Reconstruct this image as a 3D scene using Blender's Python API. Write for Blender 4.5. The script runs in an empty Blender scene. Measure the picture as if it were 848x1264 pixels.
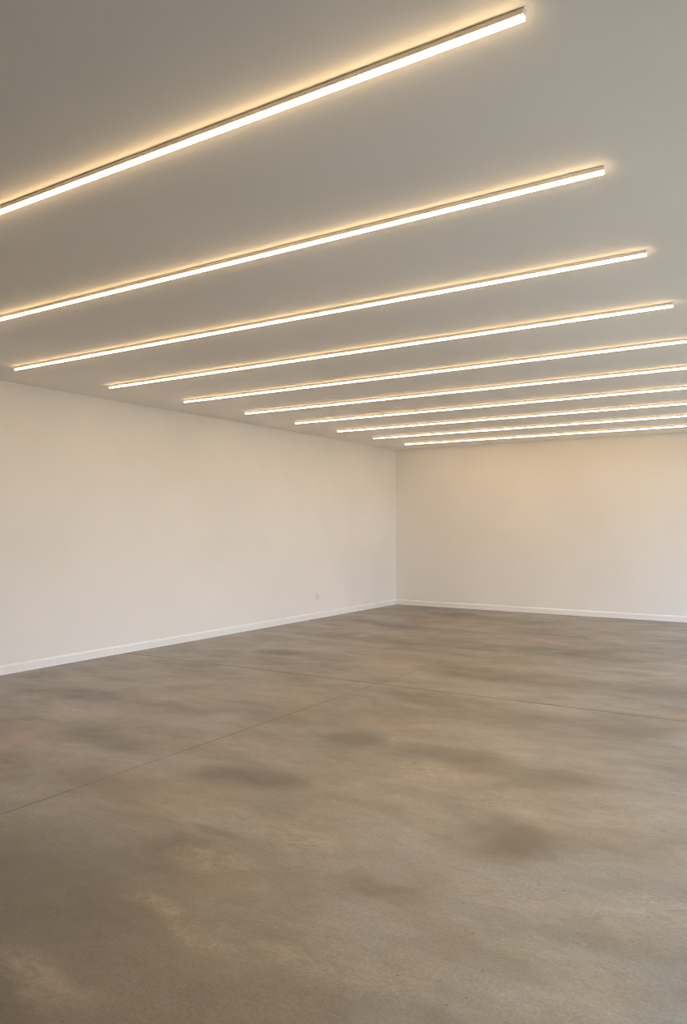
import bpy, bmesh, math, random
from mathutils import Vector, Matrix

random.seed(7)
SC = bpy.context.scene
COL = SC.collection

# ------------------------------------------------------------------ sizes (metres)
H = 3.0                      # ceiling height
XL, XR = -7.11, 0.58         # left wall, right wall
YF, YB = -0.75, 13.0         # front wall (behind the camera), back wall
T = 0.15                     # wall thickness
EYE = 1.514
YAW = math.radians(32.61)


# ------------------------------------------------------------------ helpers
def obj(name, bm, mat, parent=None, smooth=False, kind=None):
    me = bpy.data.meshes.new(name)
    bm.normal_update()
    bm.to_mesh(me)
    bm.free()
    if smooth:
        for p in me.polygons:
            p.use_smooth = True
    me.materials.append(mat)
    o = bpy.data.objects.new(name, me)
    COL.objects.link(o)
    if parent:
        o.parent = parent
    if kind:
        o['kind'] = kind
    return o


def add_box(bm, lo, hi):
    c = [(a + b) / 2 for a, b in zip(lo, hi)]
    s = [abs(b - a) for a, b in zip(lo, hi)]
    r = bmesh.ops.create_cube(bm, size=1.0)
    bmesh.ops.scale(bm, vec=s, verts=r['verts'])
    bmesh.ops.translate(bm, vec=c, verts=r['verts'])
    return r['verts']


def box(lo, hi, bev=0.0, seg=2):
    bm = bmesh.new()
    add_box(bm, lo, hi)
    if bev:
        bmesh.ops.bevel(bm, geom=bm.edges[:], offset=bev, segments=seg, affect='EDGES', profile=0.6)
    return bm


def extrude_profile(pts, x0, x1, axis='X'):
    """Closed 2-D profile (a, z) swept between x0 and x1."""
    bm = bmesh.new()
    def mk(x, a, z):
        return (x, a, z) if axis == 'X' else (a, x, z)
    v0 = [bm.verts.new(mk(x0, a, z)) for a, z in pts]
    v1 = [bm.verts.new(mk(x1, a, z)) for a, z in pts]
    n = len(pts)
    for i in range(n):
        bm.faces.new((v0[i], v0[(i + 1) % n], v1[(i + 1) % n], v1[i]))
    bm.faces.new(v0[::-1])
    bm.faces.new(v1)
    bmesh.ops.recalc_face_normals(bm, faces=bm.faces[:])
    return bm


def empty(name, loc):
    o = bpy.data.objects.new(name, None)
    o.empty_display_size = 0.1
    o.location = loc
    COL.objects.link(o)
    return o


def tag(o, label, cat, group=None):
    o['label'] = label
    o['category'] = cat
    if group:
        o['group'] = group


class NT:
    """Tiny node-tree builder."""
    def __init__(self, name):
        self.m = bpy.data.materials.new(name)
        self.m.use_nodes = True
        self.t = self.m.node_tree
        self.t.nodes.clear()
        self.out = self.t.nodes.new('ShaderNodeOutputMaterial')

    def n(self, kind, **kw):
        nd = self.t.nodes.new(kind)
        for k, v in kw.items():
            setattr(nd, k, v)
        return nd

    def link(self, a, b):
        self.t.links.new(a, b)

    def set(self, sock, v):
        if isinstance(v, bpy.types.NodeSocket):
            self.link(v, sock)
        else:
            sock.default_value = v

    def math(self, op, a, b=0.0, c=None, clamp=False):
        nd = self.n('ShaderNodeMath', operation=op, use_clamp=clamp)
        self.set(nd.inputs[0], a)
        self.set(nd.inputs[1], b)
        if c is not None:
            self.set(nd.inputs[2], c)
        return nd.outputs[0]

    def mix(self, f, a, b, blend='MIX'):
        nd = self.n('ShaderNodeMix', data_type='RGBA', blend_type=blend)
        self.set(nd.inputs['Factor'], f)
        self.set(nd.inputs[6], a)
        self.set(nd.inputs[7], b)
        return nd.outputs[2]

    def noise(self, vec, scale, detail=4, rough=0.55, dist=0.0):
        nd = self.n('ShaderNodeTexNoise')
        self.link(vec, nd.inputs['Vector'])
        nd.inputs['Scale'].default_value = scale
        nd.inputs['Detail'].default_value = detail
        nd.inputs['Roughness'].default_value = rough
        nd.inputs['Distortion'].default_value = dist
        return nd

    def mapping(self, vec, scale=(1, 1, 1), loc=(0, 0, 0), rz=0.0):
        nd = self.n('ShaderNodeMapping')
        self.link(vec, nd.inputs['Vector'])
        nd.inputs['Scale'].default_value = scale
        nd.inputs['Location'].default_value = loc
        nd.inputs['Rotation'].default_value = (0, 0, rz)
        return nd.outputs[0]

    def ramp(self, f, stops):
        nd = self.n('ShaderNodeValToRGB')
        self.link(f, nd.inputs[0])
        cr = nd.color_ramp
        while len(cr.elements) < len(stops):
            cr.elements.new(0.5)
        for e, (p, c) in zip(cr.elements, stops):
            e.position = p
            e.color = (*c, 1) if len(c) == 3 else c
        return nd.outputs[0]

    def range(self, f, a, b, c=0.0, d=1.0, smooth=True):
        nd = self.n('ShaderNodeMapRange')
        if smooth:
            nd.interpolation_type = 'SMOOTHSTEP'
        self.set(nd.inputs[0], f)
        for i, v in enumerate((a, b, c, d)):
            nd.inputs[i + 1].default_value = v
        return nd.outputs[0]

    def principled(self, color, rough=0.5, spec=0.5, metal=0.0, normal=None):
        p = self.n('ShaderNodeBsdfPrincipled')
        self.set(p.inputs['Base Color'], color)
        self.set(p.inputs['Roughness'], rough)
        self.set(p.inputs['Specular IOR Level'], spec)
        p.inputs['Metallic'].default_value = metal
        if normal is not None:
            self.link(normal, p.inputs['Normal'])
        self.link(p.outputs[0], self.out.inputs[0])
        return p

    def bump(self, h, strength, dist=0.01):
        nd = self.n('ShaderNodeBump')
        nd.inputs['Strength'].default_value = strength
        nd.inputs['Distance'].default_value = dist
        self.link(h, nd.inputs['Height'])
        return nd.outputs[0]

    def coords(self):
        return self.n('ShaderNodeTexCoord').outputs['Object']


# ------------------------------------------------------------------ materials
def paint(name, col, rough=0.75, tex=90.0, strength=0.05):
    k = NT(name)
    c = k.coords()
    big = k.noise(c, 0.6, 3, 0.5).outputs[0]
    fine = k.noise(c, tex, 3, 0.6).outputs[0]
    f = k.range(big, 0.3, 0.7, 0.965, 1.02)
    cc = k.n('ShaderNodeCombineColor')
    for i in range(3):
        k.link(f, cc.inputs[i])
    base = k.mix(1.0, (*col, 1), cc.outputs[0], 'MULTIPLY')
    k.principled(base, rough, 0.25, normal=k.bump(fine, strength, 0.002))
    return k.m


M_WALL = paint('wall_paint', (0.845, 0.822, 0.785), 0.8)
M_CEIL = paint('ceiling_paint', (0.94, 0.915, 0.88), 0.85)
M_DARKWALL = paint('charcoal_paint', (0.10, 0.095, 0.09), 0.7)  # unseen front wall, darkened to cut bounce onto the near floor
M_TRIM = paint('trim_paint', (0.88, 0.87, 0.85), 0.45, 30, 0.02)


def metal_mat():
    k = NT('painted_aluminium')
    c = k.coords()
    n = k.noise(k.mapping(c, (2, 300, 300)), 1.0, 3).outputs[0]
    r = k.range(n, 0.3, 0.7, 0.38, 0.5)
    k.principled((0.93, 0.90, 0.86, 1), r, 0.4)
    return k.m


def screw_mat():
    k = NT('screw_steel')
    n = k.noise(k.coords(), 400, 2).outputs[0]
    k.principled((0.75, 0.73, 0.70, 1), k.range(n, 0.3, 0.7, 0.25, 0.4), 0.5, 0.9)
    return k.m


LIGHT_COL = (1.0, 0.67, 0.34, 1)
DOWN_STR, SIDE_STR = 37.0, 12.0      # the opal strip throws most of its light downward


def diffuser_mat():
    k = NT('lit_opal_diffuser')
    e = k.n('ShaderNodeEmission')
    n = k.noise(k.mapping(k.coords(), (3, 1, 1)), 1.0, 2).outputs[0]
    e.inputs['Color'].default_value = LIGHT_COL
    geo = k.n('ShaderNodeNewGeometry')
    sn = k.n('ShaderNodeSeparateXYZ')
    k.link(geo.outputs['True Normal'], sn.inputs[0])
    down = k.range(sn.outputs[2], -0.2, -1.0, SIDE_STR, DOWN_STR)
    k.link(k.math('MULTIPLY', down, k.range(n, 0.2, 0.8, 0.97, 1.03)), e.inputs['Strength'])
    k.link(e.outputs[0], k.out.inputs[0])
    return k.m


def plastic_mat(name, col, rough):
    k = NT(name)
    n = k.noise(k.coords(), 120, 2).outputs[0]
    k.principled((*col, 1), k.range(n, 0.3, 0.7, rough - 0.04, rough + 0.04), 0.4)
    return k.m


# floor stains and painted reflections: centre x, y, half sizes, amount
DARK = [(-5.60, 4.52, .42, .20, 1.0), (-4.69, 4.62, .62, .17, .6), (-3.9, 4.78, .6, .17, .45),
        (-5.53, 7.26, .42, .22, 1.0), (-5.0, 7.2, .5, .16, .5), (-5.57, 6.01, .5, .20, .8),
        (-5.69, 8.74, .55, .24, .7), (-4.9, 8.72, .7, .2, .4), (-5.44, 10.21, .55, .32, .9), (-4.6, 10.15, .9, .3, .55),
        (-5.41, 11.98, .65, .34, .9), (-4.5, 11.8, 1.0, .35, .6), (-2.96, 7.32, .75, .36, .8),
        (-2.1, 7.3, .8, .3, .5), (-3.01, 6.02, .45, .28, .6),
        (-1.29, 5.97, .40, .32, .8), (-2.2, 5.9, .6, .25, .4),
        (-2.84, 4.62, .30, .26, 1.0), (-2.08, 4.59, .50, .24, .75),
        (-1.37, 4.50, .32, .22, .65), (-2.46, 9.09, 1.0, .36, .7), (-1.33, 7.49, .45, .35, .6),
        (-1.31, 3.54, .27, .26, 1.0), (-1.64, 2.78, .20, .09, .7), (-2.98, 2.02, .55, .36, .8),
        (-2.43, 2.04, .34, .2, .7), (-2.55, 2.59, .28, .17, .7), (-2.51, 2.84, .2, .06, .6),
        (-4.37, 3.64, .55, .22, .7), (-2.94, 3.56, .4, .18, .9), (-3.6, 3.0, .5, .2, .5),
        (-1.91, 8.69, .55, .28, .4), (-0.9, 10.5, 1.0, .4, .5), (-3.5, 10.6, 1.0, .3, .45),
        (-2.9, 1.9, 1.0, .55, .75), (-2.25, 1.30, .75, .35, 1.0), (-1.5, 1.55, .6, .25, .8), (-2.55, 2.3, .5, .35, .5), (-2.0, 1.75, .45, .16, .55), (-1.2, 2.5, .2, .12, .3), (-0.8, 5.1, .35, .2, .4)]  # starts with foreground blots: part brown stain, part painted-in shade
LAMP_STREAKS = [(-2.34, 2.56, .16, .09, .8), (-2.18, 3.01, .2, .09, .7), (-2.32, 2.15, .16, .06, .9),
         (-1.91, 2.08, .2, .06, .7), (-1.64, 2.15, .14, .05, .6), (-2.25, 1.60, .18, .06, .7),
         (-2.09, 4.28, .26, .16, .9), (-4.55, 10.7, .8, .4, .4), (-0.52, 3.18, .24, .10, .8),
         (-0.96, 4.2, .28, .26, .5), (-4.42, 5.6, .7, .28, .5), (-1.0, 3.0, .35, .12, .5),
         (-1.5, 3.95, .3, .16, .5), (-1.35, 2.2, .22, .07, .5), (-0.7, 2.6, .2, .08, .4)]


def concrete_mat():
    k = NT('polished_concrete')
    co = k.coords()
    # broad clouds, drawn out along the room's width
    a = k.noise(k.mapping(co, (0.35, 0.8, 1)), 1.0, 6, 0.6, 0.3).outputs[0]
    b = k.noise(k.mapping(co, (1.0, 2.2, 1), (3.1, 1.7, 0), 0.06), 1.3, 7, 0.62, 0.6).outputs[0]
    c = k.noise(k.mapping(co, (5, 9, 1), (1.1, 4.7, 0), 0.5), 1.6, 6, 0.65, 0.8).outputs[0]
    fine = k.noise(co, 70, 5, 0.65).outputs[0]
    s = k.math('MULTIPLY_ADD', a, 0.50, k.math('MULTIPLY_ADD', b, 0.36, k.math('MULTIPLY', c, 0.14)))
    base = k.ramp(s, [(0.33, (0.110, 0.088, 0.062)), (0.45, (0.180, 0.154, 0.117)),
                      (0.55, (0.250, 0.222, 0.178)), (0.66, (0.345, 0.316, 0.268))])
    # hue drift: warmer ochre and cooler grey patches
    hue = k.noise(k.mapping(co, (0.8, 1.3, 1), (9, 2, 0)), 1.1, 4, 0.6, 0.5).outputs[0]
    base = k.mix(k.range(hue, 0.50, 0.72, 0, 0.5), base, (0.34, 0.245, 0.16, 1))
    base = k.mix(k.range(hue, 0.48, 0.30, 0, 0.45), base, (0.27, 0.258, 0.235, 1))
    # warped coordinates so that the stains and painted reflections have ragged outlines
    w = k.n('ShaderNodeTexNoise')
    k.link(co, w.inputs['Vector'])
    w.inputs['Scale'].default_value = 2.6
    w.inputs['Detail'].default_value = 5
    wv = k.n('ShaderNodeVectorMath', operation='SUBTRACT')
    k.link(w.outputs['Color'], wv.inputs[0])
    wv.inputs[1].default_value = (0.5, 0.5, 0.5)
    ws = k.n('ShaderNodeVectorMath', operation='MULTIPLY')
    k.link(wv.outputs[0], ws.inputs[0])
    ws.inputs[1].default_value = (0.55, 0.32, 0)
    wa = k.n('ShaderNodeVectorMath', operation='ADD')
    k.link(co, wa.inputs[0])
    k.link(ws.outputs[0], wa.inputs[1])
    warp = wa.outputs[0]

    def blots(lst, grow):
        total = None
        for (x, y, hx, hy, amt) in lst:
            hx *= grow
            hy *= grow
            mp = k.mapping(warp, (1 / hx, 1 / hy, 1), (-x / hx, -y / hy, 0))
            ln = k.n('ShaderNodeVectorMath', operation='LENGTH')
            k.link(mp, ln.inputs[0])
            v = k.range(ln.outputs['Value'], 1.0, 0.25, 0.0, amt)
            total = v if total is None else k.math('MAXIMUM', total, v)
        return total

    dk = blots(DARK, 1.35)
    dk = k.math('MULTIPLY', dk, k.range(b, 0.25, 0.6, 0.65, 1.0))
    base = k.mix(k.math('MULTIPLY', dk, 0.95), base, (0.098, 0.076, 0.053, 1))
    lt = blots(LAMP_STREAKS, 1.75)  # strip-light reflections painted into the colour as pale streaks
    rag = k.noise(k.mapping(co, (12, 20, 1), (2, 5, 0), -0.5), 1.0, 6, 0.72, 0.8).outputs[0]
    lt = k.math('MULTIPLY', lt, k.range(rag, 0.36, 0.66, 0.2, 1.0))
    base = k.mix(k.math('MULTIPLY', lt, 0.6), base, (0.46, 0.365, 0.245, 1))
    # trowel marks and pits
    tro = k.noise(k.mapping(co, (9, 14, 1), (0, 0, 0), -0.5), 1.0, 6, 0.7, 0.8).outputs[0]
    trf = k.range(tro, 0.3, 0.7, 0.93, 1.06)
    fn = k.range(fine, 0.3, 0.7, 0.84, 1.13)
    g = k.math('MULTIPLY', trf, fn)
    cc = k.n('ShaderNodeCombineColor')
    for i in range(3):
        k.link(g, cc.inputs[i])
    base = k.mix(1.0, base, cc.outputs[0], 'MULTIPLY')
    vo = k.n('ShaderNodeTexVoronoi', voronoi_dimensions='2D')
    k.link(k.mapping(co, (1, 1.5, 1), (0, 0, 0), 0.4), vo.inputs['Vector'])
    vo.inputs['Scale'].default_value = 9
    sep = k.n('ShaderNodeSeparateColor')
    k.link(vo.outputs['Color'], sep.inputs[0])
    pick = k.math('GREATER_THAN', sep.outputs[0], 0.60)
    size = k.math('MULTIPLY_ADD', sep.outputs[1], 0.05, 0.014)
    pit = k.math('LESS_THAN', vo.outputs['Distance'], size)
    pit = k.math('MULTIPLY', pit, pick)
    base = k.mix(k.math('MULTIPLY', pit, 0.7), base, (0.075, 0.058, 0.042, 1))
    # saw-cut control joints: one along the room, one across it
    sp = k.n('ShaderNodeSeparateXYZ')
    wj = k.noise(co, 3.0, 3).outputs[0]
    k.link(co, sp.inputs[0])
    wob = k.math('MULTIPLY_ADD', wj, 0.02, -0.01)
    jx = k.math('ABSOLUTE', k.math('ADD', k.math('ADD', sp.outputs[0], 3.67), wob))
    across = k.math('MULTIPLY_ADD', sp.outputs[0], -0.025, k.math('ADD', sp.outputs[1], -6.43))
    jy = k.math('ABSOLUTE', k.math('ADD', across, wob))
    joint = k.math('MAXIMUM', k.range(jx, 0.009, 0.002, 0, 1), k.range(jy, 0.024, 0.006, 0, 1))
    patch = k.range(k.noise(co, 1.7, 4).outputs[0], 0.36, 0.56, 0.60, 0.95)
    base = k.mix(k.math('MULTIPLY', joint, patch), base, (0.06, 0.042, 0.027, 1))
    # gloss: worn sealer
    wear = k.noise(k.mapping(co, (1.2, 1.8, 1), (6, 3, 0)), 1.4, 6, 0.62, 0.4).outputs[0]
    rough = k.math('MAXIMUM', k.math('MULTIPLY_ADD', wear, 0.46, 0.14), 0.30)
    hgt = k.math('MULTIPLY_ADD', tro, 0.5, k.math('MULTIPLY_ADD', fine, 0.3, k.math('MULTIPLY', c, 1.0)))
    hgt = k.math('SUBTRACT', hgt, k.math('MULTIPLY', joint, 0.8))
    k.principled(base, rough, 1.0, normal=k.bump(hgt, 0.12, 0.005))
    return k.m


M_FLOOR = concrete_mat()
M_METAL = metal_mat()
M_SCREW = screw_mat()
M_DIFF = diffuser_mat()
M_PLATE = plastic_mat('outlet_plastic', (0.80, 0.77, 0.72), 0.4)
M_SOCKET = plastic_mat('outlet_face_plastic', (0.72, 0.69, 0.63), 0.4)
M_APRON = paint('outdoor_concrete', (0.50, 0.40, 0.28), 0.9, 20, 0.1)  # unseen ground, added and tinted to bounce warm light onto the ceiling
M_FRAME = plastic_mat('door_frame_paint', (0.25, 0.25, 0.26), 0.45)

# ------------------------------------------------------------------ the room
S = 'structure'
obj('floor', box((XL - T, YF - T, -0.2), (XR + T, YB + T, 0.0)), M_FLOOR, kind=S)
obj('ceiling', box((XL - T, YF - T, H), (XR + T, YB + T, H + 0.12)), M_CEIL, kind=S)
obj('wall_left', box((XL - T, YF - T, 0), (XL, YB + T, H)), M_WALL, kind=S)
obj('wall_back', box((XL, YB, 0), (XR + T, YB + T, H)), M_WALL, kind=S)
obj('wall_front', box((XL, YF - T, 0), (XR + T, YF, H)), M_DARKWALL, kind=S)

# right wall, out of the picture: three wide openings let the daylight in
OPEN = [(1.75, 4.2), (4.6, 8.2), (8.9, 12.5)]
OH = 2.55
bm = bmesh.new()
edges = [YF] + [v for o in OPEN for v in o] + [YB]
for i in range(0, len(edges), 2):
    add_box(bm, (XR, edges[i], 0), (XR + T, edges[i + 1], OH))
add_box(bm, (XR, YF, OH), (XR + T, YB, H))
obj('wall_right', bm, M_WALL, kind=S)
for i, (y0, y1) in enumerate(OPEN):
    bm = bmesh.new()
    fw = 0.06
    add_box(bm, (XR + 0.03, y0, 0), (XR + 0.11, y0 + fw, OH))
    add_box(bm, (XR + 0.03, y1 - fw, 0), (XR + 0.11, y1, OH))
    add_box(bm, (XR + 0.03, y0 + fw, OH - fw), (XR + 0.11, y1 - fw, OH))
    for q in (1, 2):
        yy = y0 + (y1 - y0) * q / 3
        add_box(bm, (XR + 0.04, yy - 0.025, 0), (XR + 0.10, yy + 0.025, OH - fw))
    obj('window_%d' % (i + 1), bm, M_FRAME, kind=S)
obj('ground', box((XR + T, YF - 25, -0.25), (XR + 40, YB + 25, -0.04)), M_APRON, kind=S)

# baseboards: flat board with an eased, stepped top edge
BH, BT = 0.098, 0.016
def board(name, wallc, sgn, a0, a1, axis):
    d = sgn
    pts = [(wallc, 0), (wallc + d * BT, 0), (wallc + d * BT, BH - 0.020), (wallc + d * (BT - 0.003), BH - 0.013),
           (wallc + d * 0.009, BH - 0.004), (wallc + d * 0.006, BH), (wallc, BH)]
    return obj(name, extrude_profile(pts, a0, a1, axis), M_TRIM, kind=S)

board('baseboard_left', XL, 1, YF, YB, 'Y')
board('baseboard_back', YB, -1, XL + BT, XR, 'X')
board('baseboard_front', YF, 1, XL + BT, XR, 'X')

# ------------------------------------------------------------------ the ten strip lights
CH_H, CH_W = 0.0185, 0.021      # aluminium channel
DF_H, DF_W = 0.0135, 0.0190     # opal diffuser under it
X_LEFT = -6.40
NEAR_Y = 2.11
PITCH = 1.1025

LABELS = [
    'warm white linear strip light nearest the camera, bright end at the top of the photo',
    'second ceiling strip light from the camera, left end cut off by the photo edge',
    'third ceiling strip light from the camera, nearest one to show both of its ends',
    'fourth ceiling strip light from the camera, right end just inside the photo edge',
    'fifth ceiling strip light from the camera, nearest one whose right end leaves the photo',
    'sixth ceiling strip light from the camera, fifth counted from the back wall',
    'seventh ceiling strip light from the camera, fourth counted from the back wall',
    'thin glowing ceiling strip light third from the back wall',
    'thin glowing ceiling strip light second from the back wall',
    'farthest ceiling strip light, running closest along the back wall',
]


def diffuser_profile():
    w, r = DF_W / 2, 0.005
    z0 = -CH_H
    z1 = -CH_H - DF_H
    pts = [(w, z0)]
    for i in range(6):
        a = math.pi / 2 * i / 5
        pts.append((w - r + r * math.cos(a), z1 + r - r * math.sin(a)))
    for i in range(6):
        a = math.pi / 2 * i / 5
        pts.append((-w + r - r * math.sin(a), z1 + r - r * math.cos(a)))
    pts.append((-w, z0))
    return pts


def channel_profile():
    w = CH_W / 2
    b = 0.0012
    return [(-w + 0.002, 0), (w - 0.002, 0), (w - 0.002, -0.003), (w, -0.0045), (w, -CH_H + b), (w - b, -CH_H),
            (-w + b, -CH_H), (-w, -CH_H + b), (-w, -0.0045), (-w + 0.002, -0.003)]


def make_strip(i):
    y = NEAR_Y + PITCH * i + CH_W / 2
    x1 = -0.74 - 0.046 * i
    x0 = X_LEFT
    root = empty('strip_light', (x0, y, H))
    tag(root, LABELS[i], 'light', 'strip lights across the ceiling')
    L = x1 - x0
    cap = 0.002
    obj('channel', extrude_profile(channel_profile(), cap, L - cap), M_METAL, root)
    obj('diffuser', extrude_profile(diffuser_profile(), 0.0005, L - 0.0005), M_DIFF, root)
    for a in (0.0, L - cap):
        pts = [(-CH_W / 2, 0), (CH_W / 2, 0), (CH_W / 2, -CH_H), (-CH_W / 2, -CH_H)]
        bm = extrude_profile(pts, a, a + cap)
        obj('end_cap', bm, M_METAL, root)
    # screw heads along the side of the channel that faces the camera
    xs = [L - 0.12, L - 0.57]
    while xs[-1] - 0.86 > 0.2:
        xs.append(xs[-1] - 0.86)
    for x in xs:
        bm = bmesh.new()
        bmesh.ops.create_cone(bm, cap_ends=True, segments=14, radius1=0.0042, radius2=0.0032, depth=0.0022,
                              matrix=Matrix.Translation((x, -CH_W / 2 - 0.0009, -0.009)) @ Matrix.Rotation(math.pi / 2, 4, 'X'))
        obj('screw', bm, M_SCREW, root)
    return root


for i in range(10):
    make_strip(i)

# ------------------------------------------------------------------ wall outlet, low on the left wall
root = empty('wall_outlet', (XL, 10.32, 0.355))
tag(root, 'small pale electrical outlet low on the left wall near the far corner', 'outlet')
pl = box((0, -0.036, -0.0585), (0.006, 0.036, 0.0585), 0.0025, 2)
plate = obj('cover_plate', pl, M_PLATE, root)
for s in (-1, 1):
    bm = box((0.0045, -0.0165, s * 0.0195 - 0.0145), (0.008, 0.0165, s * 0.0195 + 0.0145), 0.001, 2)
    face = obj('socket', bm, M_SOCKET, root)
    bm = bmesh.new()
    for dy in (-0.0065, 0.0065):
        add_box(bm, (0.0078, dy - 0.0012, s * 0.0195 - 0.002), (0.0083, dy + 0.0012, s * 0.0195 + 0.007))
    add_box(bm, (0.0078, -0.002, s * 0.0195 - 0.0095), (0.0083, 0.002, s * 0.0195 - 0.0055))
    obj('slots', bm, M_FRAME, face)
bm = bmesh.new()
bmesh.ops.create_cone(bm, cap_ends=True, segments=12, radius1=0.003, radius2=0.0025, depth=0.002,
                      matrix=Matrix.Translation((0.0066, 0, 0)) @ Matrix.Rotation(math.pi / 2, 4, 'Y'))
obj('screw', bm, M_SCREW, root)

# ------------------------------------------------------------------ daylight
w = bpy.data.worlds.new('overcast_sky')
SC.world = w
w.use_nodes = True
nt = w.node_tree
nt.nodes.clear()
o = nt.nodes.new('ShaderNodeOutputWorld')
bg = nt.nodes.new('ShaderNodeBackground')
tc = nt.nodes.new('ShaderNodeTexCoord')
sx = nt.nodes.new('ShaderNodeSeparateXYZ')
cr = nt.nodes.new('ShaderNodeValToRGB')
nt.links.new(tc.outputs['Generated'], sx.inputs[0])
nt.links.new(sx.outputs[2], cr.inputs[0])
cr.color_ramp.elements[0].position = 0.0
cr.color_ramp.elements[0].color = (0.73, 0.89, 1.09, 1)
cr.color_ramp.elements[1].position = 0.8
cr.color_ramp.elements[1].color = (0.58, 0.79, 1.09, 1)
nt.links.new(cr.outputs[0], bg.inputs[0])
bg.inputs[1].default_value = 4.85
nt.links.new(bg.outputs[0], o.inputs[0])

for (y0, y1) in OPEN:         # portals only guide the sky's sampling, they add no light
    l = bpy.data.lights.new('daylight_portal', 'AREA')
    l.shape = 'RECTANGLE'
    l.size = y1 - y0
    l.size_y = OH
    l.cycles.is_portal = True
    lo = bpy.data.objects.new('daylight_portal', l)
    COL.objects.link(lo)
    lo.location = (XR + T + 0.02, (y0 + y1) / 2, OH / 2)
    lo.rotation_euler = Vector((-1, 0, 0)).to_track_quat('-Z', 'Z').to_euler()

# ------------------------------------------------------------------ camera
cd = bpy.data.cameras.new('camera')
cam = bpy.data.objects.new('camera', cd)
COL.objects.link(cam)
cam.location = (0, 0, EYE)
cam.rotation_euler = (math.pi / 2, 0, YAW)
cd.sensor_fit = 'VERTICAL'
cd.sensor_height = 36.0
cd.lens = 26.748
cd.shift_y = 17.65 / 1264
cd.clip_start = 0.05
SC.camera = cam

# ------------------------------------------------------------------ view
vs = SC.view_settings
vs.view_transform = 'Standard'
vs.look = 'None'
vs.gamma = 1.0
vs.use_curve_mapping = False
vs.exposure = 0.0
SC.cycles.filter_width = 1.1
SC.cycles.max_bounces = 12
SC.cycles.diffuse_bounces = 8
SC.cycles.sample_clamp_indirect = 8.0
